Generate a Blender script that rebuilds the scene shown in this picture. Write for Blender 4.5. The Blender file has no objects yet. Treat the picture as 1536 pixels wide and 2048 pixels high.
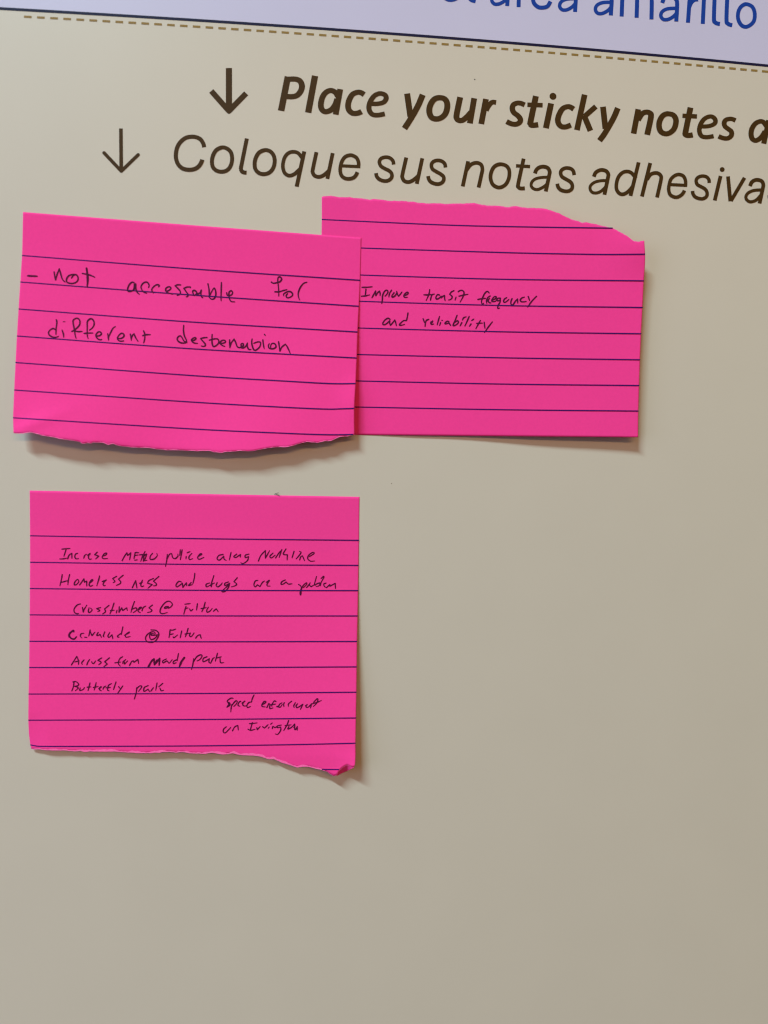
import bpy, math, random
import numpy as np
from mathutils import Matrix, Vector

random.seed(4)
scene = bpy.context.scene
COL = scene.collection

# ------------------------------------------------------------------ camera
# The board stands in the plane y = 0 (x right, z up, its face towards -y).
F = 1420.0                       # focal length in photo pixels (1536 x 2048)
MM = 0.000149                    # one photo pixel on the board, metres
DIST = F * MM
xh = np.array([15400.0, 204.0, F]); xh /= np.linalg.norm(xh)          # board x, in lens axes (right, down, forward)
dn = np.array([-(204.0 * 30000.0 + F * F) / 15400.0, 30000.0, F]); dn /= np.linalg.norm(dn)   # board down
fw = np.cross(xh, dn)                                                  # into the board
W2 = np.array([xh, fw, -dn])                                           # lens axes -> world
cfwd = W2 @ np.array([0, 0, 1.0])
CAM = -DIST * cfwd / cfwd[1] * cfwd[1]
cam_data = bpy.data.cameras.new('camera')
cam_data.sensor_fit = 'VERTICAL'
cam_data.sensor_height = 36.0
cam_data.lens = 36.0 * F / 2048.0
cam_data.clip_start = 0.005
cam_data.clip_end = 50.0
cam = bpy.data.objects.new('camera', cam_data)
COL.objects.link(cam)
cx, cy, cz = W2 @ np.array([1.0, 0, 0]), W2 @ np.array([0, -1.0, 0]), -cfwd
cam.matrix_world = Matrix(((cx[0], cy[0], cz[0], CAM[0]), (cx[1], cy[1], cz[1], CAM[1]),
                           (cx[2], cy[2], cz[2], CAM[2]), (0, 0, 0, 1)))
cam_data.dof.use_dof = True
cam_data.dof.focus_distance = DIST * 0.995
cam_data.dof.aperture_fstop = 5.6
scene.camera = cam

# ------------------------------------------------------------------ light
world = bpy.data.worlds.new('World')
scene.world = world
world.use_nodes = True
bg = world.node_tree.nodes['Background']
bg.inputs['Color'].default_value = (1.0, 0.55, 0.30, 1)
bg.inputs['Strength'].default_value = 0.05


def strip_lamp(name, loc, length, depth, power, color):
    d = bpy.data.lights.new(name, 'AREA')
    d.shape = 'RECTANGLE'
    d.size, d.size_y, d.energy, d.color = length, depth, power, color
    o = bpy.data.objects.new(name, d)
    o.location = loc
    o.rotation_euler = (Vector((0, 0, 0)) - Vector(loc)).to_track_quat('-Z', 'Y').to_euler()
    COL.objects.link(o)
    return o


# two rows of ceiling lights (cool near the board, warm further out), plus added cool left and warm right fills for the tone across the board
strip_lamp('ceiling_lamp', (-1.76, -2.28, 3.25), 1.45, 0.14, 205.0, (0.685, 0.94, 0.99))
strip_lamp('ceiling_lamp', (0.5, -3.0, 1.35), 2.6, 0.12, 35.0, (1.0, 0.53, 0.235))
strip_lamp('left_fill', (-0.75, -0.45, 0.10), 0.5, 0.7, 3.0, (0.70, 0.73, 1.0))
strip_lamp('right_fill', (0.85, -0.55, 0.15), 0.5, 0.5, 0.7, (1.0, 0.85, 0.40))

scene.view_settings.view_transform = 'Standard'
scene.view_settings.look = 'None'
scene.view_settings.exposure = 0.05
scene.view_settings.gamma = 1.0
scene.view_settings.use_curve_mapping = False
scene.cycles.pixel_filter_type = 'BLACKMAN_HARRIS'
scene.cycles.filter_width = 1.25
scene.cycles.max_bounces = 8
scene.cycles.diffuse_bounces = 5


# ------------------------------------------------------------------ helpers
def ray(px, py):
    """Direction (world) of the sight line through a photo pixel, scaled to dy = 1."""
    d = np.stack([px - 768.0, py - 1024.0, np.full_like(px, F)], -1) @ W2.T
    return d / d[..., 1:2]


def foot(p):
    """Photo pixel of the board point under a world point."""
    q = p.copy(); q[..., 1] = 0
    c = (q - CAM) @ W2
    return c[..., 0] / c[..., 2] * F + 768.0, c[..., 1] / c[..., 2] * F + 1024.0


def at(px, py, lift=None, proud=0.0):
    """World point on the board (or on a sheet lifted off it by lift(bx, by) pixels)."""
    px, py = np.asarray(px, float), np.asarray(py, float)
    d = ray(px, py)
    h = np.zeros_like(px)
    p = CAM + d * (-CAM[1] - h)[..., None]
    if lift is not None:
        for _ in range(6):
            bx, by = foot(p)
            h = lift(bx, by) * MM
            p = CAM + d * (-CAM[1] - h)[..., None]
    p = CAM + d * (-CAM[1] - h - proud)[..., None]
    return p


def link(name, verts, faces, mat, parent=None, smooth=False):
    me = bpy.data.meshes.new(name)
    me.from_pydata([tuple(v) for v in verts], [], faces)
    me.materials.append(mat)
    if smooth:
        me.polygons.foreach_set('use_smooth', [True] * len(me.polygons))
    me.update()
    o = bpy.data.objects.new(name, me)
    COL.objects.link(o)
    if parent is not None:
        o.parent = parent
        o.matrix_parent_inverse = Matrix.Translation(-parent.location)
    return o


def thing(name, label, cat, loc, group=None):
    o = bpy.data.objects.new(name, None)
    o.empty_display_size = 0.01
    o.location = Vector(tuple(loc))
    COL.objects.link(o)
    o['label'], o['category'] = label, cat
    if group:
        o['group'] = group
    return o


def spline(pts, closed=False, n=6):
    p = np.array(pts, float)
    m = len(p)
    if m == 2 and not closed:
        t = np.linspace(0, 1, max(2, int(np.hypot(*(p[1] - p[0])) / 4) + 2))[:, None]
        return p[0] * (1 - t) + p[1] * t
    if closed:
        q = np.vstack([p[-1], p, p[0], p[1]])
    else:
        q = np.vstack([2 * p[0] - p[1], p, 2 * p[-1] - p[-2]])
    out = []
    for i in range(len(q) - 3):
        a, b, c, d = q[i:i + 4]
        k = max(n, int(np.hypot(*(c - b)) / 4))
        for t in np.arange(k) / k:
            out.append(0.5 * (2 * b + (c - a) * t + (2 * a - 5 * b + 4 * c - d) * t * t + (3 * b - a - 3 * c + d) * t ** 3))
    if not closed:
        out.append(q[-2])
    return np.array(out)


class Ink:
    """Collects pen or print strokes (photo pixels) and lays them on a sheet as one mesh."""
    def __init__(self):
        self.px, self.faces, self.lay, self.k = [], [], [], 0

    def poly(self, ring):
        b = len(self.px)
        self.px += [tuple(r) for r in ring]
        self.lay += [self.k % 10] * len(ring)
        self.faces.append(tuple(range(b, b + len(ring))))
        self.k += 1

    def stroke(self, pts, w, closed=False, cap='round', taper=0.0, contrast=0.0):
        c = spline(pts, closed)
        keep = [0]
        for i in range(1, len(c)):
            if np.hypot(*(c[i] - c[keep[-1]])) > 0.05:
                keep.append(i)
        c = c[keep]
        if len(c) < 2:
            return self.dot(c[0], w / 2)
        t = np.roll(c, -1, 0) - np.roll(c, 1, 0) if closed else np.gradient(c, axis=0)
        t /= np.maximum(np.hypot(t[:, 0], t[:, 1]), 1e-9)[:, None]
        nrm = np.stack([t[:, 1], -t[:, 0]], -1)
        ww = w / 2.0 * (1 + 0.03 * (contrast > 0) - contrast * np.abs(t[:, 0]) ** 2)
        if taper:
            s = np.linspace(0, 1, len(c))
            ww = ww * (1 - taper * np.clip((s - 0.55) / 0.45, 0, 1) ** 1.5) * (1 - 0.4 * taper * np.clip((0.2 - s) / 0.2, 0, 1))
            ww = ww * (1 + 0.10 * np.sin(s * 9 + self.k * 1.7))
        b, n = len(self.px), len(c)
        L, R = c + nrm * ww[:, None], c - nrm * ww[:, None]
        for i in range(n):
            self.px += [tuple(L[i]), tuple(R[i])]
        self.lay += [self.k % 10 + 0.3 * (i // 2) for i in range(2 * n)]
        for i in range(n if closed else n - 1):
            j = (i + 1) % n
            self.faces.append((b + 2 * i, b + 2 * i + 1, b + 2 * j + 1, b + 2 * j))
        if cap == 'round' and not closed:
            for e, sg in ((0, -1), (n - 1, 1)):
                a0 = math.atan2(t[e][1], t[e][0]) + (0 if sg > 0 else math.pi)
                ids = [b + 2 * e + 1, b + 2 * e] if sg < 0 else [b + 2 * e, b + 2 * e + 1]
                arc = []
                for q in range(1, 6):
                    a = a0 - math.pi / 2 + math.pi * q / 6
                    arc.append(len(self.px))
                    self.px.append((c[e][0] + ww[e] * math.cos(a), c[e][1] + ww[e] * math.sin(a)))
                    self.lay.append(self.k % 10 + 0.3 * e)
                self.faces.append(tuple([ids[0]] + arc + [ids[1]]))
        self.k += 1

    def dot(self, c, r):
        self.poly([(c[0] + r * math.cos(a), c[1] + r * math.sin(a)) for a in np.linspace(0, 2 * math.pi, 20, endpoint=False)])

    def text(self, x0, y0, s, src, w, cap='round', taper=0.0, contrast=0.0):
        """src: strokes separated by ';'. 'wN ' sets a width, 'o ' closes, a point ending in '*' is a corner."""
        for st in src.replace('\n', ' ').split(';'):
            tok = st.split()
            if not tok:
                continue
            ww, closed, pts = w, False, []
            for k in tok:
                if k == 'o':
                    closed = True
                elif k[0] == 'w':
                    ww = float(k[1:])
                else:
                    corner = k.endswith('*')
                    a, c = k.rstrip('*').split(',')
                    pts.append((x0 + float(a) / s, y0 + float(c) / s))
                    if corner:
                        self.stroke(pts, ww / s, False, cap, taper * 0.4)
                        pts = [pts[-1]]
            if len(pts) == 1:
                self.dot(pts[0], ww / s / 2)
            else:
                self.stroke(pts, ww / s, closed, cap, taper, contrast)

    def build(self, name, mat, parent, lift=None, proud=0.00004):
        a = np.array(self.px)
        p = at(a[:, 0], a[:, 1], lift, 0.0)
        p[:, 1] -= proud + np.array(self.lay) * 0.000002
        return link(name, p, self.faces, mat, parent)


# ------------------------------------------------------------------ materials
def mat(name, rgb, rough=0.6, spec=0.3, vary=0.0, vscale=400.0, bump=0.0, bscale=3000.0, translucent=0.0):
    m = bpy.data.materials.new(name)
    m.use_nodes = True
    nt = m.node_tree
    b = nt.nodes['Principled BSDF']
    b.inputs['Base Color'].default_value = (*rgb, 1)
    b.inputs['Roughness'].default_value = rough
    b.inputs['Specular IOR Level'].default_value = spec
    tc = nt.nodes.new('ShaderNodeTexCoord')
    if vary:
        n = nt.nodes.new('ShaderNodeTexNoise')
        n.inputs['Scale'].default_value = vscale
        n.inputs['Detail'].default_value = 5
        nt.links.new(tc.outputs['Object'], n.inputs['Vector'])
        r = nt.nodes.new('ShaderNodeMapRange')
        r.inputs['From Min'].default_value, r.inputs['From Max'].default_value = 0.25, 0.75
        r.inputs['To Min'].default_value, r.inputs['To Max'].default_value = 1 - vary, 1 + vary
        nt.links.new(n.outputs['Fac'], r.inputs['Value'])
        h = nt.nodes.new('ShaderNodeHueSaturation')
        h.inputs['Color'].default_value = (*rgb, 1)
        nt.links.new(r.outputs['Result'], h.inputs['Value'])
        nt.links.new(h.outputs['Color'], b.inputs['Base Color'])
    if bump:
        n2 = nt.nodes.new('ShaderNodeTexNoise')
        n2.inputs['Scale'].default_value = bscale
        n2.inputs['Detail'].default_value = 4
        nt.links.new(tc.outputs['Object'], n2.inputs['Vector'])
        bp = nt.nodes.new('ShaderNodeBump')
        bp.inputs['Strength'].default_value = bump
        bp.inputs['Distance'].default_value = 0.00005
        nt.links.new(n2.outputs['Fac'], bp.inputs['Height'])
        nt.links.new(bp.outputs['Normal'], b.inputs['Normal'])
    if translucent:
        t = nt.nodes.new('ShaderNodeBsdfTranslucent')
        t.inputs['Color'].default_value = (*rgb, 1)
        mx = nt.nodes.new('ShaderNodeMixShader')
        mx.inputs['Fac'].default_value = translucent
        nt.links.new(b.outputs['BSDF'], mx.inputs[1])
        nt.links.new(t.outputs['BSDF'], mx.inputs[2])
        nt.links.new(mx.outputs['Shader'], nt.nodes['Material Output'].inputs['Surface'])
    return m


M_CREAM = mat('cream_print', (0.53, 0.488, 0.415), 0.42, 0.35, 0.012, 40, 0.15, 1500)
M_WHITE = mat('white_print', (0.495, 0.482, 0.66), 0.42, 0.35, 0.012, 40, 0.15, 1500)
M_BROWN = mat('brown_print', (0.044, 0.020, 0.003), 0.5, 0.12, 0.08, 900)
M_DASH = mat('ochre_print', (0.24, 0.150, 0.040), 0.5, 0.15)
M_NAVY = mat('navy_print', (0.004, 0.006, 0.035), 0.5, 0.12)
M_BLUE = mat('blue_print', (0.001, 0.040, 0.28), 0.5, 0.12)
M_PINK = mat('pink_paper', (0.96, 0.056, 0.335), 0.85, 0.10, 0.03, 1300, 0.4, 2600, translucent=0.14)
M_TORN = mat('torn_pink_fibre', (0.92, 0.15, 0.42), 0.95, 0.05, 0.10, 2500, 0.8, 4000)
M_RULE = mat('violet_ruling', (0.030, 0.003, 0.110), 0.6, 0.08)
M_PEN = mat('dark_pen', (0.072, 0.003, 0.034), 0.6, 0.08, 0.15, 1500)
M_SPECK = mat('dark_dirt', (0.06, 0.05, 0.04), 0.9, 0.1)
M_EDGE = mat('white_foam', (0.75, 0.74, 0.71), 0.8, 0.2)

# ------------------------------------------------------------------ the printed board
board = thing('poster_board', 'cream printed poster board with brown arrows and blue bordered white header', 'poster board', (0, 0, -0.3))
x0, x1, z0, z1, th = -0.34, 0.40, -0.38, 0.34, 0.006
v = [(x0, 0, z0), (x1, 0, z0), (x1, 0, z1), (x0, 0, z1), (x0, th, z0), (x1, th, z0), (x1, th, z1), (x0, th, z1)]
link('board_panel', v, [(0, 1, 2, 3), (5, 4, 7, 6), (1, 5, 6, 2), (4, 0, 3, 7), (4, 5, 1, 0), (3, 2, 6, 7)], M_CREAM, board)

line_px = np.array([(0, 16.4), (80, 22.3), (160, 25.9 + 1.0), (384, 39.5), (680, 60.2), (790, 67.8), (900, 76.0), (1024, 86.0), (1200, 101.0), (1376, 116.8), (1456, 124.0), (1536, 131.2)])
cf = np.polyfit(line_px[:, 0], line_px[:, 1], 3)
lx = np.linspace(0, 1536, 60)
ly = np.polyval(cf, lx)
lp = at(lx, ly)
cz_ = np.polyfit(lp[:, 0], lp[:, 2], 2)
s0, s1 = (lp[5, 2] - lp[0, 2]) / (lp[5, 0] - lp[0, 0]), (lp[-1, 2] - lp[-6, 2]) / (lp[-1, 0] - lp[-6, 0])


def border_z(x):
    x = np.asarray(x, float)
    z = np.interp(x, lp[:, 0], lp[:, 2])
    z = np.where(x < lp[0, 0], lp[0, 2] + s0 * (x - lp[0, 0]), z)
    return np.where(x > lp[-1, 0], lp[-1, 2] + s1 * (x - lp[-1, 0]), z)


gx = np.linspace(x0 + 0.0005, x1 - 0.0005, 120)
gz = border_z(gx)
vs, fs = [], []
for i in range(len(gx)):
    vs += [(gx[i], -0.00002, gz[i]), (gx[i], -0.00002, z1 - 0.0005)]
    if i:
        fs.append((2 * i - 2, 2 * i, 2 * i + 1, 2 * i - 1))
link('header_panel', vs, fs, M_WHITE, board)
vs, fs, hw = [], [], 2.55 * MM
for i in range(len(gx)):
    vs += [(gx[i], -0.00004, gz[i] - hw), (gx[i], -0.00004, gz[i] + hw)]
    if i:
        fs.append((2 * i - 2, 2 * i, 2 * i + 1, 2 * i - 1))
link('border_line', vs, fs, M_NAVY, board)

# dashed line: its dashes in the photo, index -> x
di = np.array([0, 1, 2, 3, 4, 25, 26, 27, 28, 29, 30, 31, 32, 33, 55, 56, 57, 58, 59, 60, 61])
dx = np.array([48, 74, 100.3, 127, 152.7, 687.7, 712.4, 737.3, 761.5, 786, 810.6, 835, 858.8, 883, 1392.7, 1414, 1436.5, 1458.5, 1480.4, 1502, 1523.9])
dc = np.polyfit(di, dx, 4)
dyc = np.polyfit([56, 108, 384, 694, 886, 1024, 1400, 1468, 1531], [33.5, 37.0, 52.4, 74.2, 88.4, 98.8, 131.2, 137.6, 143.0], 3)
dash = Ink()
for i in range(0, 76):
    a, b = np.polyval(dc, min(i, 62)), np.polyval(dc, min(i, 62) + 0.585)
    if i > 62:
        a, b = a + (i - 62) * 21.6, b + (i - 62) * 21.6
    e = [np.polyval(dyc, min(x, 1560)) + max(0, x - 1560) * 0.088 for x in (a, b)]
    dash.stroke([(a, e[0]), (b, e[1])], 4.3, cap='flat')
dash.build('dashed_line', M_DASH, board)

# printed arrows
ar = Ink()
ar.text(410, 120, 6, 'w74 287,97 287,600; w67 75,372 287,612; w67 494,400 287,612', 66, 'flat')
ar.text(410, 120, 6, 'w50 287,600 287,622', 50)
ar.build('arrow', M_BROWN, board)
ar = Ink()
ar.text(190, 240, 6, 'w44 311,102 315,600', 44, 'flat')
ar.text(190, 240, 6, 'w42 108,394 316,614* 518,418', 42)
ar.build('arrow', M_BROWN, board)

# bold line
t = Ink()
t.text(410, 120, 6, '''w76 994,200 913,610; w70 985,232 1080,230 1138,252 1163,310 1150,370 1108,422 1050,440 965,438; w74 1320,190 1238,632''', 70, 'flat', 0, 0.13)
t.text(600, 130, 6, '''w68 483,290 428,596; w68 452,372 425,330 370,306 310,330 268,390 250,470 258,525 292,558 340,555 388,525 425,470 445,410;
w68 770,356 735,334 690,328 630,354 590,420 576,490 590,545 630,578 680,580 720,568 738,558;
w60 835,465 930,466 1000,448 1032,408 1026,368 990,346 945,344 890,372 845,435 826,505 838,560 875,596 930,602 980,594 1017,586;
w70 1285,343 1324,620; w72 1472,357 1425,470 1370,575 1310,675 1253,762''', 68, 'flat', 0, 0.13)
t.text(800, 150, 6, '''o w70 475,273 530,285 562,330 565,400 540,470 490,515 430,528 380,510 353,455 355,385 385,320 425,283;
w70 722,266 680,470 682,522 712,546 755,540 805,500 850,450; w68 890,279 838,580; w68 1031,288 974,588; w62 1032,425 1068,362 1108,327 1153,330''', 68, 'flat', 0, 0.13)
t.text(1000, 160, 6, '''w64 296,300 250,280 205,277 160,298 147,345 165,390 215,430 243,470 235,508 195,530 145,528 100,510 78,498;
w70 430,193 366,500 366,530 382,543 420,542 458,536; w60 328,297 511,303; w70 612,281 550,578;
w66 884,350 850,328 810,320 755,342 715,400 693,470 703,525 740,560 790,563 825,550 850,540;
w67 1015,176 922,600; w66 1150,318 1085,375 1012,440; w68 1008,425 1084,610; w68 1235,321 1264,585; w69 1413,337 1370,440 1310,550 1250,650 1193,728''', 68, 'flat', 0, 0.13)
t.text(1000, 160, 6, 'w82 634,195 636,197', 80)
t.text(1180, 170, 6, '''w66 578,291 522,583; w68 575,420 620,350 670,326 718,338 730,385 685,597;
o w66 940,346 995,360 1027,405 1028,465 1005,530 955,575 900,585 850,560 828,505 832,440 862,380 900,352;
w68 1205,271 1146,560 1146,592 1165,604 1200,604 1232,598; w58 1108,369 1283,378''', 66, 'flat', 0, 0.13)
t.text(1380, 190, 9.846, '''w90 205,620 330,618 430,595 492,550 495,485 445,432 370,426 280,472 215,560 183,660 190,750 235,815 320,830 400,822 462,808;
w95 897,502 840,477 780,470 705,492 670,550 690,620 750,668 810,718 815,790 762,845 690,856 610,836 560,812;
w100 1550,500 1450,958; w100 1510,620 1450,540 1380,520 1290,560 1222,655 1200,760 1220,855 1275,895 1340,880 1410,820 1475,720''', 95, 'flat', 0, 0.13)
t.build('heading_text', M_BROWN, board)

# light line
t = Ink()
t.text(190, 240, 6, 'w50 1309,328 1300,285 1268,235 1220,209 1160,201 1090,215 1030,260 990,322 971,400 974,470 1000,535 1052,582 1130,598 1200,586 1250,550 1280,500 1287,476', 50, 'flat')
t.text(410, 250, 6, '''o 205,270 265,284 310,328 325,395 318,460 290,520 245,553 190,561 135,546 95,505 83,440 95,370 135,302;
502,162 436,490 431,530 447,561 475,571 499,573; o 718,302 780,316 822,363 836,425 828,490 800,545 755,580 700,590 645,575 605,530 595,465 607,400 648,332;
1191,317 1100,740; w44 1168,400 1120,340 1065,322 1005,335 960,382 938,450 935,512 957,577 1010,608 1070,590 1118,548 1150,520''', 48, 'flat')
t.text(590, 270, 6, '''257,206 214,410 212,448 235,488 285,503 335,488 378,456 410,425; 452,217 388,526;
w38 560,370 775,380; w44 760,398 763,335 740,277 692,247 650,244 600,264 563,316 545,380 543,440 560,490 600,520 650,526 700,513 732,480 748,446;
w44 1184,355 1175,312 1140,277 1088,266 1035,282 1012,322 1030,372 1080,405 1130,430 1160,467 1158,512 1122,545 1070,552 1012,532 980,497 971,459;
1335,270 1290,470 1288,510 1310,550 1355,565 1405,550 1452,515 1485,485''', 46, 'flat')
t.text(820, 280, 6, '''147,219 81,526; w44 426,330 416,286 380,254 328,245 280,260 256,297 268,347 315,380 365,408 402,442 400,490 365,522 315,528 255,507 225,472 216,434;
697,255 632,557; w45 680,360 720,305 765,279 815,276 855,300 868,350 860,400 822,570;
o w45 1090,291 1150,308 1185,350 1192,410 1180,475 1145,535 1090,567 1040,565 990,530 966,465 970,400 995,340 1035,303;
1363,224 1298,525 1300,563 1325,581 1377,580; w40 1271,310 1440,319''', 46, 'flat')
t.text(1040, 290, 6, '''178,341 195,300 230,270 280,260 330,275 354,315 350,360 308,556; w36 345,386 260,390 190,405 145,440 133,485 155,520 205,535 260,515 305,485 330,455;
w44 650,361 640,315 610,285 555,276 510,292 487,327 500,377 550,410 600,440 625,477 622,522 590,550 540,555 485,537 455,502 446,465;
885,381 905,335 945,307 990,300 1035,315 1058,350 1055,390 1012,596; w36 1048,426 960,430 890,450 845,490 842,535 870,570 920,575 970,555 1015,515 1035,490;
1423,208 1325,611; w44 1392,400 1335,335 1280,318 1225,335 1180,385 1157,460 1158,530 1185,575 1225,592 1275,575 1325,530 1360,480''', 46, 'flat')
t.text(1280, 300, 6, '''122,156 22,558; w45 85,355 120,300 165,278 215,280 248,310 250,360 203,569;
w38 355,415 560,425; w42 545,442 545,370 520,315 470,294 420,306 370,350 348,420 343,480 360,535 405,563 450,565 495,540 520,510 531,486;
w42 830,396 825,355 795,322 745,313 700,327 673,362 685,412 730,440 780,470 803,512 798,555 760,583 710,583 660,562 635,527 629,492;
966,312 896,606; w46 1055,317 1083,615; w44 1254,333 1090,612;
1318,433 1340,387 1375,363 1415,359 1460,375 1478,415 1472,460 1433,641; w38 1465,479 1370,485 1305,510 1272,550 1275,590 1310,620 1355,618 1400,595 1450,540;
w42 1749,446 1744,405 1714,372 1664,363 1619,377 1592,412 1604,462 1649,490 1699,520 1722,562 1717,605 1679,633 1629,633 1579,612 1554,577 1548,542''', 46, 'flat')
t.text(1280, 300, 6, 'w58 985,234 986,235', 58)
t.build('heading_text', M_BROWN, board)

# header lettering
A_TOP = '{0},{1} {2},{3} {4},{5} {6},{7} {8},{9} {10},{11}'


def small_a(ox, oy):
    p = [(580, 28), (597, -14), (650, -36), (700, -10), (714, 40), (706, 195)]
    q = [(716, 75), (630, 80), (580, 105), (567, 145), (590, 176), (632, 176), (680, 150), (716, 110)]
    return ' '.join(f'{a + ox},{b + oy}' for a, b in p) + '; w32 ' + ' '.join(f'{a + ox},{b + oy}' for a, b in q)


t = Ink()
K = 1536 / 340
t.text(860, 0, K, f'''w32 105,-92 272,-84; 275,-78 265,-150 220,-200 185,-207 132,-182 108,-105 115,-40 150,-8 190,0 235,-12 264,-46;
362,-330 358,-50 370,-2 412,12; {small_a(-9, -140)}; 625,-235 668,-285; 800,65 804,-170; w32 800,-90 822,-140 875,-165;
w32 925,-28 1100,-18; 1100,-12 1092,-80 1045,-130 1010,-137 955,-112 930,-35 937,25 972,62 1012,70 1060,58 1088,14; {small_a(604, -87)}''', 36, 'flat')
t.text(1196, 0, K, f'''{small_a(-591, -55)}; 213,150 222,-100; 213,-20 235,-75 290,-92 340,-65 352,-10 348,161; 352,-20 375,-68 420,-82 468,-55 484,0 482,176;
{small_a(0, 0)}; 812,206 830,-50; w32 826,65 845,25 872,2 905,-2; 946,217 958,-40; 1058,-140 1047,160 1058,202 1080,214 1101,217; 1172,-130 1160,170 1172,212 1192,224 1212,228;
o w35 1340,38 1395,65 1416,130 1402,200 1345,242 1295,228 1265,170 1268,105 1295,58''', 37, 'flat')
t.text(1196, 0, K, 'w46 962,-110 963,-110', 46)
t.build('header_text', M_BLUE, board)

for (px, py, r) in ((949.5, 159, 1.3), (783, 967, 0.8)):
    d = Ink()
    d.dot((px, py), r)
    d.build('speck', M_SPECK, board)


# ------------------------------------------------------------------ sticky notes
def c01(a):
    return np.clip(a, 0, 1)


def lift_overlap(x, y):
    """Left note: stuck along its top strip (partly on its neighbour), hanging free below."""
    s = c01(((y - 424 - (x - 45) * 0.076) / 446 - 0.13) / 0.87)
    h = 1.5 + 26 * s ** 1.8
    h = h + 5.5 * np.exp(-((x - 716) / 34) ** 2 - ((y - 806) / 45) ** 2)
    h = h + 2.2 * np.exp(-((0.35 * (x - 30) + 0.94 * (y - 868)) / 13) ** 2) * np.exp(-((x - 70) / 60) ** 2)
    h = h + 2.2 * np.sin(x * 0.017 + y * 0.013) * s + 1.2 * np.sin(x * 0.011 + 0.6) * s + 1.6 * np.exp(-((x - 95) / 50) ** 2 - ((y - 850) / 40) ** 2)
    return h - 4.0 * c01((70 - x) / 60) * c01((y - 820) / 60)


def lift_right(x, y):
    """Right note: pinned at its left under the neighbour, swinging out from the board on the right."""
    t_ = c01((x - 712) / 575)
    h = 0.55 + 23.5 * t_ ** 1.25 * (1.16 - 0.2 * c01((y - 480) / 390))
    h = h + 8.0 * c01((x - 1175) / 110) ** 1.6 * np.exp(-((y - 500) / 42) ** 2)
    return h + 1.1 * np.sin(y * 0.013 + x * 0.006 + 1.0) * t_ + 0.9 * np.sin(x * 0.021 - y * 0.017) * c01((x - 740) / 120)


def lift_long(x, y):
    """Lower note: stuck along its top strip, its lower right corner curling out."""
    s = c01((y - 1045) / 460)
    h = 0.5 + 12.5 * s ** 1.5 + 1.4 * np.sin(x * 0.016 - y * 0.012 + 1.2) * c01((y - 1045) / 120)
    h = h + 15 * c01((x - 470) / 240) ** 2 * s ** 1.8
    h = h + 7 * c01((x - 660) / 50) ** 1.5 * c01((y - 1490) / 45) ** 1.5
    return h - 9 * c01((105 - x) / 48) ** 1.6 * c01((y - 1420) / 75) ** 1.3


def resample(poly, ts, axis):
    p = np.array(poly, float)
    k = (p[:, axis] - p[0, axis]) / (p[-1, axis] - p[0, axis])
    k = np.maximum.accumulate(k + np.arange(len(k)) * 1e-7)
    return np.stack([np.interp(ts, k, p[:, 0]), np.interp(ts, k, p[:, 1])], -1)


def rough(poly, amp, step=2.2, seed=0):
    """Adds paper-fibre raggedness between the traced points of a tear."""
    rnd = random.Random(seed)
    p = [poly[0]]
    j = 0.0
    for a, b in zip(poly[:-1], poly[1:]):
        n = max(1, int(abs(b[0] - a[0]) / step))
        for i in range(1, n + 1):
            f = i / n
            j = 0.55 * j + rnd.uniform(-amp, amp)
            p.append((a[0] + (b[0] - a[0]) * f, a[1] + (b[1] - a[1]) * f + (j if i < n or True else 0)))
    p[-1] = poly[-1]
    return p


class Sheet:
    def __init__(self, top, bottom, left, right, lift, nu=300, nv=110):
        us, vs_ = np.linspace(0, 1, nu), np.linspace(0, 1, nv)
        self.T, self.B = resample(top, us, 0), resample(bottom, us, 0)
        self.L, self.R = resample(left, vs_, 1), resample(right, vs_, 1)
        self.us, self.vs, self.lift = us, vs_, lift

    def px(self, u, v, T, B, L, R):
        u, v = u[..., None], v[..., None]
        return ((1 - v) * T + v * B + (1 - u) * L + u * R
                - ((1 - u) * (1 - v) * self.T[0] + u * (1 - v) * self.T[-1] + (1 - u) * v * self.B[0] + u * v * self.B[-1]))

    def grid(self):
        U, V = np.meshgrid(self.us, self.vs)
        return self.px(U, V, self.T[None], self.B[None], self.L[:, None], self.R[:, None])

    def band(self, edge, widths):
        """Pixel rows from the torn edge inwards by the given widths."""
        e = self.B if edge == 'bottom' else self.T
        s = -1 if edge == 'bottom' else 1
        rows = []
        for k in (0.0, 0.5, 1.0):
            r = e.copy(); r[:, 1] += s * widths * k
            rows.append(r)
        return np.array(rows)


def grid_mesh(name, pts, lift, mt, parent, proud=0.0, thick=0.0, smooth=True):
    nv, nu = pts.shape[:2]
    p = at(pts[..., 0], pts[..., 1], lift, 0.0).reshape(-1, 3)
    p[:, 1] -= proud
    fs = [(j * nu + i, j * nu + i + 1, (j + 1) * nu + i + 1, (j + 1) * nu + i) for j in range(nv - 1) for i in range(nu - 1)]
    vsx = p
    if thick:
        q = p.copy(); q[:, 1] += thick
        n = len(p)
        vsx = np.vstack([p, q])
        fs = fs + [(a + n, d + n, c + n, b + n) for a, b, c, d in fs]
        ring = [i for i in range(nu)] + [j * nu + nu - 1 for j in range(1, nv)] + [(nv - 1) * nu + i for i in range(nu - 2, -1, -1)] + [j * nu for j in range(nv - 2, 0, -1)]
        fs += [(ring[k], ring[k] + n, ring[(k + 1) % len(ring)] + n, ring[(k + 1) % len(ring)]) for k in range(len(ring))]
    o = link(name, vsx, fs, mt, parent, smooth)
    return o


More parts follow.
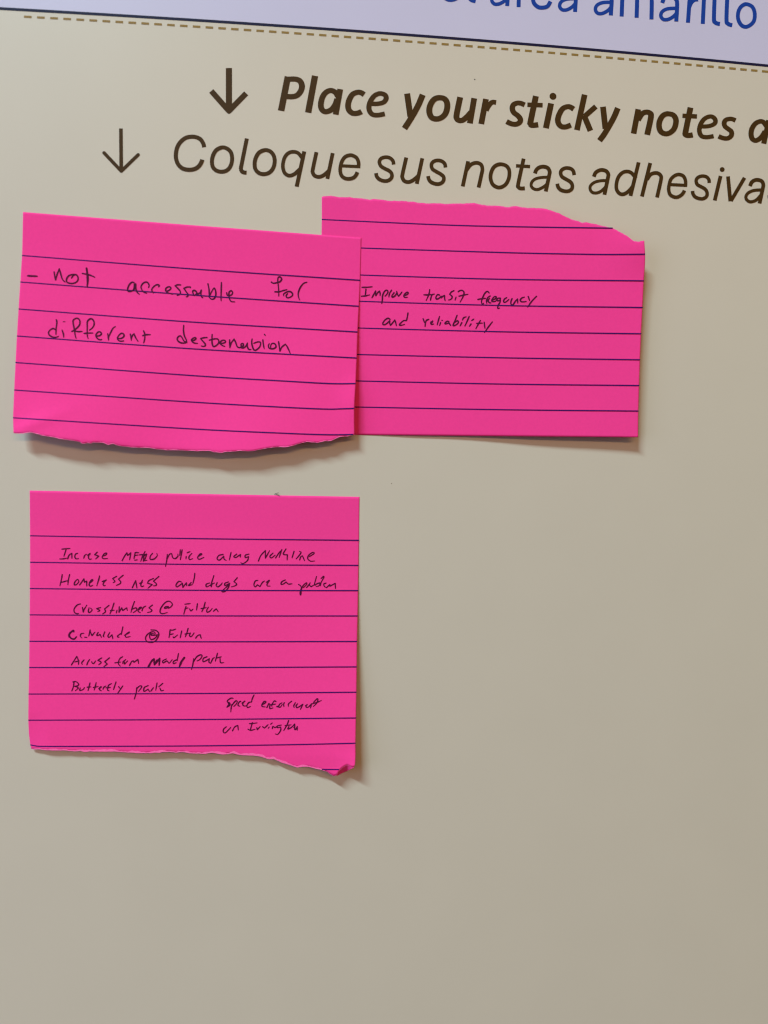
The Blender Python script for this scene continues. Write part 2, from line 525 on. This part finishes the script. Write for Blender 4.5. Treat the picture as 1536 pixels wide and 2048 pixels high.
def note(label, sheet, torn, rules, writing, pen_w, seed, loc_px):
    root = thing('sticky_note', label, 'sticky note', at(np.array([loc_px[0]]), np.array([loc_px[1]]))[0], 'torn pink lined notes stuck on the board')
    paper = grid_mesh('paper', sheet.grid(), sheet.lift, M_PINK, root, 0.0, 0.00009)
    rnd = random.Random(seed)
    wv, w = [], 3.0
    lo, hi = torn[1], torn[2]
    for i in range(len(sheet.us)):
        w += rnd.uniform(-0.9, 0.9) + (0.5 * (lo + hi) - w) * 0.10
        w = min(max(w, lo), hi)
        wv.append(w)
    wv = np.array(wv)
    wv[:3] = lo * 0.6; wv[-3:] = lo * 0.6
    if torn[0] == 'bottom' and hi > 4:
        wv = np.where(sheet.B[:, 0] > 648, np.minimum(wv, 0.35), wv)      # the curled corner tore cleanly
    grid_mesh('torn_edge', sheet.band(torn[0], wv), sheet.lift, M_TORN, root, 0.00002)
    rl = Ink()
    for r in rules:
        rl.stroke(r, 2.15, cap='flat')
    rl.build('ruled_lines', M_RULE, root, sheet.lift, 0.00003)
    for rows in writing:
        ink = Ink()
        for (a, b, s, src) in rows:
            ink.text(a, b, s, src, pen_w * s, 'round', 0.35)
        ink.build('handwriting', M_PEN, root, sheet.lift, 0.00006)
    return root


# --- right note, slipped under the left one
top = [(643.5, 394), (647, 392.6), (653, 391.9), (661, 391.6), (678, 394), (700, 394), (709, 396), (724, 396), (738, 398.8), (751, 398), (776, 400.8), (805, 401.3), (817, 403), (825, 403), (840, 405.8), (863, 406.5), (897, 407.5), (909, 406.5), (925, 407), (948.6, 406), (972, 410.7), (1000.7, 411.8), (1016, 414.4), (1029, 411.8), (1050, 415), (1068, 416), (1086.7, 416.5), (1102, 421), (1120.5, 427.4), (1141, 437.3), (1164.8, 445.6), (1172.6, 443.8), (1190.8, 448.2), (1206, 451.6), (1224.7, 456), (1240, 463.3), (1253, 471), (1266, 481), (1276.8, 484.2), (1288.5, 481)]
sh = Sheet(rough(top, 0.5, 2.4, 3), [(632, 868.5), (709, 869.8), (1100, 873.3), (1276.3, 874.8)],
           [(643.5, 394), (643.5, 439), (643, 470), (641, 560), (637, 700), (632, 868.5)],
           [(1288.5, 481), (1290.4, 508.5), (1290.2, 525), (1289, 543), (1287.6, 562), (1285, 615), (1282.3, 667), (1280, 719.5), (1278.4, 771), (1276.8, 822), (1276.3, 874.8)], lift_right)
rules = [[(643.5, 439), (780, 445.3), (920, 451), (1080, 454.3), (1225, 456.3)], [(650, 492), (722.5, 496), (1004, 505), (1140, 508), (1210, 509), (1250, 508.8), (1290, 508.4)],
         [(650, 546), (721.5, 550), (1004, 558.5), (1287.5, 561.7)], [(650, 599), (719, 602.5), (1004, 611), (1285, 615)], [(650, 653), (717.5, 656), (1004, 663.5), (1282.5, 667.5)],
         [(650, 706.5), (716, 709), (1004, 715.5), (1280, 719.5)], [(650, 760), (714, 761.8), (1004, 768), (1278.5, 771)], [(650, 813), (711.5, 814), (1004, 819.3), (1276.8, 822)]]
W = [[(715, 560, 12.8, '''115,187 250,185 375,172; 215,235 208,310 195,402; 100,415 200,405 310,380; 370,450 420,360 462,282* 468,400* 520,320 565,282* 578,345 575,400;
 620,600 635,500 640,400 690,290 750,260 778,300 745,370 700,412; 870,260 820,340 800,435; 935,325 880,400 890,438 950,410 1000,340 1002,290* 1022,370 1050,412* 1090,370 1138,305;
 1190,390 1250,382 1300,335 1270,312 1215,350 1185,410 1215,445 1275,440'''),
      (835, 565, 12.8, '''312,180 290,300 220,460; 160,315 280,315 350,305; 330,450 345,380 370,315 430,295; 560,320 510,310 468,380 485,420 540,408 602,350* 602,392* 650,350 690,332* 692,400 705,465;
 930,208 870,240 818,300* 870,340 887,380 850,430 795,447; 985,375 960,450; 1040,235 1090,205 1150,205 1190,260 1160,370 1085,505; 1060,350 1160,325 1290,300'''),
      (945, 570, 10.97, '''365,175 325,140 270,180 215,290 195,370 215,420 242,400; 115,318 200,300 285,292; 385,240 330,280 305,350 312,405; 315,355 375,290; 340,330 360,382 402,392;
 430,332 500,300 522,262 480,255 430,310 425,355 480,362 522,340; 610,290 560,290 530,330 570,345 612,318* 600,380 560,450 552,512 592,505; 750,275 700,310 680,360 710,380 760,350 797,315;
 865,300 840,370 850,430 890,430 935,360 987,305* 992,400; 1135,265 1080,285 1045,330 1070,365 1120,368 1175,360; 1220,250 1252,342; 1402,248 1330,320 1265,400 1210,485''')],
     [(755, 615, 12.8, '''320,300 265,275 190,320 135,400 150,440 220,420 312,340* 312,400 330,455* 380,400 442,318* 465,390 482,465; 778,140 762,240 740,335* 670,335 600,390 560,440 600,455 692,432;
 1165,285 1205,390; 1312,300 1250,330 1225,400 1215,485; 1362,402 1402,372 1412,335; 1372,360 1360,402 1390,430 1437,420'''),
      (835, 615, 9.31, '''410,165 385,250 365,322; 430,280 410,335; 455,240 465,240; 585,265 550,255 510,295 540,302 582,285* 600,310 618,335; 735,145 700,240 660,335 720,320 760,275 740,245 700,275;
 825,280 790,345; 835,230 860,190 905,172; 962,165 920,260 880,345; 995,305 965,350; 1010,240 1050,212; 1170,240 1125,320 1085,395; 1100,295 1205,290; 1240,275 1255,390; 1392,268 1320,360 1245,465''')]]
note('pink lined note with torn top edge, reading Improve transit freqouncy and reliability', sh, ('top', 0.4, 1.6), rules, W, 2.8, 5, (660, 460))

# --- left note, lapping over it
bot = [(27, 866.5), (33, 867), (43, 867.5), (52, 866), (60, 864.8), (66, 865.5), (72.5, 867.9), (89, 872), (108, 874.6), (122.5, 878.3), (143, 880.4), (160, 884), (164, 887), (174, 886.2), (182, 887), (187, 884.6), (206, 886), (215, 889.4), (226.7, 887.7), (239, 892), (260, 894.6), (274.6, 896), (289, 895), (308, 897.5), (331, 899.8), (362.5, 900.8), (393.8, 902.3), (416.7, 901.3), (429, 904.4), (443.8, 905), (454, 903.3), (483, 901.3), (494, 902.3), (510, 900.8), (533, 896.7), (552, 894), (573, 894), (587.5, 890.6), (600, 886), (616, 883.4), (637, 885.3), (649, 881.7), (663, 881.4), (671.7, 877.4), (680, 873.8), (694.6, 872.8), (709, 869.8)]
sh = Sheet([(46, 424), (384, 450.3), (643, 469.8), (722.5, 475.5)], rough(bot, 0.45, 2.4, 8),
           [(46, 424), (45, 475), (44, 511), (40.5, 564), (37, 618), (33.7, 672), (31, 725), (28.3, 780), (26, 836), (27, 866.5)],
           [(722.5, 475.5), (720.4, 560), (718, 612), (715.3, 664), (713.7, 716), (711.3, 770), (709.3, 800), (708.7, 818), (708.7, 845), (709, 869.8)], lift_overlap)
rules = [[(44, 511), (384, 537.7), (720.3, 560.6)], [(40.5, 564), (384, 590), (718, 612.5)], [(37.2, 618), (384, 644), (715.3, 664)], [(34, 672), (384, 697.5), (713.8, 716)],
         [(31, 725), (384, 751), (560, 761.5), (660, 767), (711.3, 767)], [(28.4, 780), (384, 804), (560, 814), (650, 818), (680, 817.6), (708.8, 816.5)], [(26.2, 835.5), (384, 857.7), (560, 866), (650, 869.2), (706, 869)]]
W = [[(40, 520, 9.6, '''w36 150,304 330,312; 655,230 680,385; 685,382 715,270 755,168* 780,260 815,370 865,422; 990,345 1020,300 1065,280 1105,310 1115,370 1080,425 1000,450 920,435 890,395 910,330 960,290 1030,275 1070,278;
 w40 1278,160 1290,250 1300,380 1290,515; 1195,257 1290,275 1370,300 1435,330'''),
      (245, 545, 12.8, '''300,262 250,245 190,290 145,370 130,440 150,482 220,480 280,440 298,370 298,290; 300,290 312,430; 340,290 345,420 380,510 432,556; 665,385 682,330 650,265 590,245 520,280 475,360 490,430 540,500 620,530;
 925,365 942,335 900,310 830,335 765,400 750,460 790,525; 1130,480 1200,450 1240,405 1215,370 1160,370 1110,410 1110,470 1170,520 1280,555; 1485,318 1410,315 1345,340* 1420,410 1475,480 1475,550 1400,585'''),
      (360, 545, 12.8, '''265,385 250,370 170,375 100,405* 150,480 205,560 190,610 155,622; 360,590 330,520 330,470 380,460 432,520 390,570 360,590; 430,562 510,520 545,450* 535,530 545,610 585,645;
 715,290 740,420 750,540 745,630* 800,680 870,670 910,600 915,500 890,410 860,410 810,490 765,580; 1060,255 1055,450 1050,620 1052,722; 1195,520 1205,570 1250,590 1320,570 1345,510 1310,465 1260,500 1250,580 1265,670 1310,740 1400,750'''),
      (530, 545, 12.8, '''w48 165,247 172,252; 165,250 220,275 300,260 380,235 425,170 390,115 340,125 325,200 340,350 350,480 350,600; 250,495 370,490 470,460 560,438;
 575,545 540,590 560,640 620,640 690,600 705,545 660,495 600,485 520,515 470,560 480,595; 1070,250 1000,270 930,340 880,430 850,530 855,620 885,697''')],
     [(90, 630, 12.8, '''290,120 305,190 285,350 280,495; 265,370 210,345 130,385 90,450 120,520 200,565 280,570 345,545; 440,390 470,480 480,570; w26 465,172 515,172;
 685,420 745,390 850,300 890,230 890,140 840,85 780,90 720,140 725,230 750,360 770,500 795,595; 740,405 850,425 955,420; 1140,385 1210,330 1255,250 1250,160 1200,100 1140,105 1085,170 1080,280 1080,420 1085,540 1105,595; 1000,470 1100,462 1225,460;
 1320,540 1400,525 1445,480 1425,440 1370,430 1320,475 1305,535 1345,600 1400,632 1455,625'''),
      (190, 630, 12.8, '''325,480 340,560 345,645; 350,560 400,450 460,340 520,295; 590,600 660,600 730,560 740,500 690,465 640,490 590,550 575,610 620,660 680,668 735,660; 905,490 920,560 930,650; 930,600 960,520 1000,480* 1040,580 1100,670;
 1245,405 1275,500 1270,620 1245,715; 1220,530 1300,505 1420,503'''),
      (345, 645, 12.8, '''288,75 280,200 305,340 350,440 365,510* 300,525 220,520 150,480 120,420 150,360 200,340 240,380 290,470 340,495; 490,465 560,450 600,410 580,385 530,400 485,450 530,510 590,530 640,530;
 880,385 800,390 715,410* 780,480 840,555 830,600 780,610 735,600; 1015,305 1010,420 1015,540 1045,610 1100,600 1170,540 1185,470 1150,420 1060,420 1000,435 940,450; 1210,535 1290,530 1355,500 1340,460 1280,455 1230,490 1220,535 1280,590 1340,610'''),
      (455, 645, 10.97, '''45,380 48,460 50,555; 52,550 80,450 145,365* 180,440 215,530 270,550 315,515; 335,530 295,500 310,465 345,465 345,510 305,550 350,555 400,520 435,450* 435,530 470,590 515,590;
 540,360 530,430 545,520 580,600 630,600 700,540 725,470 715,430 660,425 575,455; 775,380 785,470 805,575; 812,262 830,283; 915,465 895,510 920,565 1000,575 1060,540 1050,480 1000,455 960,475 945,530 955,565;
 1120,420 1135,520 1150,625* 1190,540 1270,475* 1320,550 1380,690''')]]
note('pink lined note with torn bottom edge, reading not accessable for different destenation', sh, ('bottom', 0.4, 1.7), rules, W, 2.9, 6, (380, 455))

# --- long note below
bot = [(63, 1498.4), (79, 1499), (102.5, 1501), (133.8, 1501), (149, 1503), (161, 1502), (169, 1504), (184.5, 1502.5), (208, 1503.5), (227.5, 1503), (251, 1505), (274, 1506), (302, 1506.4), (321, 1504.8), (337, 1503.5), (351, 1505), (367.5, 1503.8), (380, 1506.7), (409, 1507.3), (423.8, 1505), (442.5, 1508.8), (465.4, 1506.7), (484, 1510.4), (517.5, 1512), (538, 1518.8), (546.7, 1518), (563, 1525), (580, 1530), (594.6, 1535), (605, 1533), (617.5, 1533.4), (630, 1537.5), (643.8, 1540), (654.7, 1543.4), (660, 1548), (667.5, 1552), (672.5, 1551), (677.5, 1542), (684, 1536), (694.3, 1530), (699.4, 1533), (705, 1535.2), (708, 1534), (710.3, 1528)]
sh = Sheet([(59.3, 981), (384, 987.6), (719, 993.6)], rough(bot, 0.4, 2.4, 12),
           [(59.3, 981), (60, 1071), (60, 1124), (59.3, 1230), (58.2, 1335), (57, 1388), (56.5, 1440), (57.5, 1465), (60.5, 1490), (63, 1498.4)],
           [(719, 993.6), (718, 1080), (716.5, 1181), (714.3, 1282), (713, 1384), (712, 1436), (711, 1486), (711.2, 1510), (710.3, 1528)], lift_long)
rules = [[(60, 1071.5), (384, 1077), (718, 1080.5)], [(60, 1124.5), (384, 1128.6), (717, 1130.5)], [(59.7, 1177), (384, 1180.3), (716.5, 1181)], [(59.3, 1229.6), (384, 1231.4), (715.6, 1231.6)],
         [(58.7, 1282.5), (384, 1283.3), (714.3, 1282.6)], [(58.2, 1335), (384, 1335), (713.5, 1333.4)], [(57, 1388), (384, 1386.8), (713, 1384)], [(56.6, 1440.3), (384, 1438.8), (712, 1435.5)],
         [(60.8, 1489.5), (70, 1491.4), (90, 1492.6), (200, 1492.4), (384, 1491.5), (560, 1489.3), (711, 1486)], [(644, 1538.7), (660, 1538.9), (678, 1539)]]
W = [[(110, 1080, 10.97, '''150,200 240,190 330,185; 245,200 220,280 195,360; 105,415 190,410 270,393; 278,415 310,330 370,290* 370,402; 495,290 450,310 435,370 465,410 520,403; 630,400 650,340 690,310; 712,332 775,292 740,335 735,390 760,420 800,412;
 925,265 870,320* 962,350* 890,415; 1060,350 1120,322 1132,285 1080,300 1035,370 1060,405 1155,405'''),
      (235, 1080, 8.08, '''75,332 112,262 152,205* 162,250* 215,205* 195,320; 285,205 265,305; 285,200 345,205; 275,250 332,240; 280,325 320,318; 445,185 405,260 375,345; 350,240 440,230; 430,230 415,347; 437,250 470,225 450,290 430,330 475,325;
 565,215 530,260 530,310 590,305 640,255 635,215; 805,230 795,330 775,425; 800,300 840,230 875,217; 880,235 890,280 930,300 975,260 975,225; 1015,155 1005,250; 1045,155 1015,317; 1110,265 1105,305; 1125,205 1175,185; 1200,215 1155,270 1165,315 1215,300;
 1300,268 1362,228 1332,225 1295,280 1320,310 1395,280'''),
      (425, 1080, 7.144, '''150,205 90,220 65,265 100,285 160,230* 165,270 195,290; 265,175 240,285; 345,200 305,235 330,250 370,225 400,205* 395,245; 520,200 470,215 470,250 515,235* 500,290 440,335 405,325; 655,300 690,220 755,150* 755,260* 815,150;
 865,185 820,230 840,255 895,215; 900,255 930,210 970,155; 990,135 950,250; 1050,125 1010,200 1070,210* 1065,285; 1165,160 1135,255; 1195,268 1225,235 1265,178 1240,160; 1245,285 1260,240 1285,225* 1315,295; 1385,235 1450,192 1432,175 1375,215 1360,265 1400,300 1460,298''')],
     [(110, 1135, 10.24, '''148,140 135,230 100,375; 300,140 275,250 262,355; 140,300 268,265; 460,240 410,290 395,350 440,347 485,290 475,245; 505,355 592,230* 600,300* 650,275* 650,380; 720,310 772,262 755,245 710,300 700,360 730,380 775,360; 910,170 905,210 855,375;
 965,287 1052,252* 1010,290 985,340 1000,370 1030,365; 1260,180 1180,225* 1225,280 1190,310; 1397,155 1300,235* 1345,290 1330,330 1255,365'''),
      (250, 1135, 9.6, '''140,385 205,250* 230,395; 335,240 305,320 315,365 360,350; 280,302 335,280; 545,210 460,250 430,300* 522,325* 440,395; 650,170 545,260* 600,310 590,345 540,350; 1080,275 1030,265 980,330 1000,370 1102,300* 1110,380* 1178,290* 1185,350;
 1270,285 1220,345 1290,325; 1340,110 1330,200 1300,312'''),
      (400, 1135, 9.6, '''265,155 235,250 200,350; 182,295 120,320 125,370 200,335; 215,370 230,320 275,295; 330,290 310,340 340,370 400,330 427,290; 545,275 480,300 480,345 550,310* 520,360 440,430; 570,300 540,390 480,455 430,465 415,440; 715,195 650,270* 700,310 680,345 600,370;
 1110,245 1060,260 1035,330 1060,370 1102,330* 1150,365* 1195,290 1240,255; 1270,282 1332,242 1290,310 1290,350 1345,355'''),
      (550, 1135, 10.97, '''225,270 150,310 130,365 180,360 242,315* 290,360 375,355; 515,370 560,400 580,460 570,560 560,600 550,560 570,480 620,390 690,330 690,370 620,440; 690,440 750,370 770,330; 742,372 790,420* 852,380; 910,195 865,380 930,350 990,340 960,400 900,415;
 1010,240 1060,195 1070,215 1010,330 995,400; 1120,340 1070,360 1080,410 1110,430; 1130,440 1202,370* 1202,410* 1320,345* 1325,460''')],
     [(140, 1190, 9.035, '''190,160 130,180 75,250 80,310 120,335 155,333; 225,225 240,310* 255,260 305,180; 345,230 330,290 350,315 400,270 370,235; 550,225 480,245* 537,275 500,300; 705,185 625,250* 640,300 590,340; 795,145 760,250 720,340; 730,280 800,272; 850,270 835,325;
 890,210 885,310* 935,230* 952,280* 1025,230* 1035,280; 1165,115 1130,210 1100,315; 1110,260 1190,230 1205,270 1140,318; 1235,270 1292,222 1250,230 1230,290 1270,315; 1300,285 1320,230 1370,195; 1490,180 1425,230* 1477,270 1460,300 1400,315'''),
      (305, 1190, 10.97, '''340,250 280,260 260,290 310,285 347,250* 340,285 400,260 435,200 390,145 330,135 250,190 180,290 165,370 200,405 260,400 325,380; 710,200 830,185; 735,245 710,330 685,420; 720,295 780,280; 815,305 840,345 890,305; 985,185 965,330;
 1155,155 1125,270 1080,365; 1065,297 1180,275; 1225,265 1190,330 1200,375 1260,350 1310,290; 1335,355 1397,300* 1440,365''')],
     [(130, 1240, 10.24, '''w34 180,240 170,215 110,260 90,320 130,375 190,385 235,340; w18 100,250 75,300 80,360; 385,270 330,280 315,330 345,365; 400,350 450,355; 515,200 500,270 485,330; 515,230 552,320* 612,245; 680,250 650,310 690,310 717,290* 745,355; 815,240 785,320 800,345;
 915,255 880,320 900,355 962,300* 980,385; 1185,140 1150,300; 1150,270 1080,320 1085,350 1110,345; 1215,310 1300,267 1312,245 1240,300 1250,350 1335,335'''),
      (275, 1240, 10.97, '''295,215 400,225 460,280 460,350 400,450 310,490 210,470 175,400 210,320 300,260 370,260 390,300; 290,270 265,340 280,410 320,425 390,390 442,320* 380,332 310,330 290,310 330,295 370,305; 715,210 705,300 690,385; 715,215 770,220 840,195; 700,320 790,300;
 780,365 800,385 880,325; 970,235 935,390; 1110,180 1080,290 1045,370; 1040,305 1140,285; 1160,280 1140,340 1180,360 1242,280; 1275,395 1320,340 1375,320* 1397,405''')],
     [(135, 1295, 10.24, '''80,355 190,180* 225,270 225,350; 150,295 240,270; 340,250 290,310 305,345; 395,355 420,290 455,240; 495,290 512,322 540,320 577,270; 700,210 620,260* 690,300 640,350; 857,210 760,290* 817,335* 745,390; 1130,185 1070,230 1040,320 1080,380; 970,312 1090,295;
 1190,245 1140,290 1130,330; 1165,290 1167,337 1232,270; 1270,365 1310,290 1347,270* 1360,302* 1442,240* 1455,325'''),
      (285, 1295, 9.035, '''w32 105,350 160,250 207,205* w32 215,310* 310,195* 300,320; w32 230,290 265,220; 430,205 365,240 375,275 440,240 480,280 537,215; 650,105 625,240; 625,215 560,250 560,290 610,270; w38 755,182 700,260 665,352; 925,200 910,300 885,395; 920,260 980,165 1050,130 1075,150 1040,210 985,240;
 1165,165 1100,195 1095,255 1160,230 1207,200* 1200,260 1230,285* 1270,200 1300,180; 1355,100 1315,245; 1345,187 1425,165; 1400,195 1410,270 1470,270''')],
     [(135, 1350, 7.68, '''100,110 90,180 65,245; 85,105 130,100 170,135 160,160 110,172* 165,195 120,240; 195,195 190,235 240,220 260,190; 345,120 330,180 315,240; 300,185 360,180; 440,115 425,180 410,230; 395,190 470,175; 480,207 522,180 500,185 495,225 520,240; 545,215 560,185 590,165;
 675,130 630,160 615,230 640,240; 590,195 660,190; 745,105 725,165 705,225; 785,175 802,202; 850,165 815,215 770,280; 1065,190 1055,270 1025,370; 1060,210 1110,165 1140,180 1090,250; 1240,160 1180,190 1175,250 1237,215* 1260,255; 1280,245 1320,190; 1375,120 1355,235; 1465,125 1400,180; 1420,200 1440,240 1475,232''')],
     [(440, 1380, 13.964, '''365,230 310,225 220,280 205,330 270,380 260,430 190,480; w66 242,355 268,400 200,468; 330,400 310,500 300,610; 330,440 380,360 440,300 480,320 450,390 385,455; 580,310 530,340 500,420 555,450; 612,362 702,302 640,360 640,420 690,445 740,430; 950,135 900,240 880,330* 800,350 750,430 770,485 850,455'''),
      (510, 1380, 10.59, '''150,312 212,272 230,242 190,240 150,300 150,345 220,355; 250,370 290,290 315,300* 315,390 380,375; 445,245 410,230 360,300 355,345; 330,312 440,295; 570,270 520,300 500,355 540,355 577,300; w42 465,350 500,345; 620,265 605,300 612,350; 775,235 710,290 705,345; 855,265 820,330 830,370;
 900,290 870,330 880,370 920,360 1012,300* 960,410; 1070,332 1112,302 1080,330 1090,365 1132,360* 1197,290* 1175,380; 1240,260 1310,185 1332,200 1300,280 1235,345; 1210,290 1310,260 1405,220''')],
     [(435, 1425, 9.035, '''160,255 110,300 105,350 140,365 200,310 240,265; 270,330 310,260 367,230* 375,315; 575,200 640,195 715,185; 630,180 590,320; 550,300 600,320 680,300; 710,270 717,310* 770,250; 815,255 847,280* 915,215; 915,285 935,260; 960,210 990,185; 990,290 1000,250 1040,270 1080,240;
 1150,225 1085,240 1080,270 1142,260* 1140,320 1090,390 1045,385; 1285,140 1255,220 1195,325; 1220,235 1330,220; 1290,250 1270,295 1330,270 1395,205* 1392,310; 1380,265 1412,310* 1442,250* 1440,320''')]]
ln = note('tall pink note with eight handwritten lines, starting Incrase MEtro police, its torn lower corner curling', sh, ('bottom', 1.8, 5.0), rules, W, 2.4, 7, (390, 1010))

# the curled-under tip of that corner, seen from its back
edge = [(672.5, 1550.5), (677.5, 1541.5), (684, 1535.5), (694.3, 1529.5), (699.4, 1532.5), (705, 1534.8), (708, 1533.6)]
back = [(674.0, 1552.0), (680, 1548.5), (686, 1545.5), (692, 1543), (697.5, 1540), (703, 1537.5), (707.5, 1535)]
ep, bp_ = np.array(edge), np.array(back)
pa = at(ep[:, 0], ep[:, 1], lambda a, b: lift_long(a, b) - 0.8)
pb = at(bp_[:, 0], bp_[:, 1], lambda a, b: lift_long(ep[:, 0], ep[:, 1]) - 0.8 - 1.1 * np.hypot(bp_[:, 0] - ep[:, 0], bp_[:, 1] - ep[:, 1]))
n_ = len(edge)
link('curled_tip', np.vstack([pa, pb]), [(k, k + 1, n_ + k + 1, n_ + k) for k in range(n_ - 1)], M_PINK, ln, True)
hair = Ink()
hair.stroke([(548.5, 988.5), (552, 987), (557, 985.5)], 0.9)
hair.stroke([(551, 988), (560, 991.8)], 0.8)
hair.build('hair', M_SPECK, board, None, 0.00025)
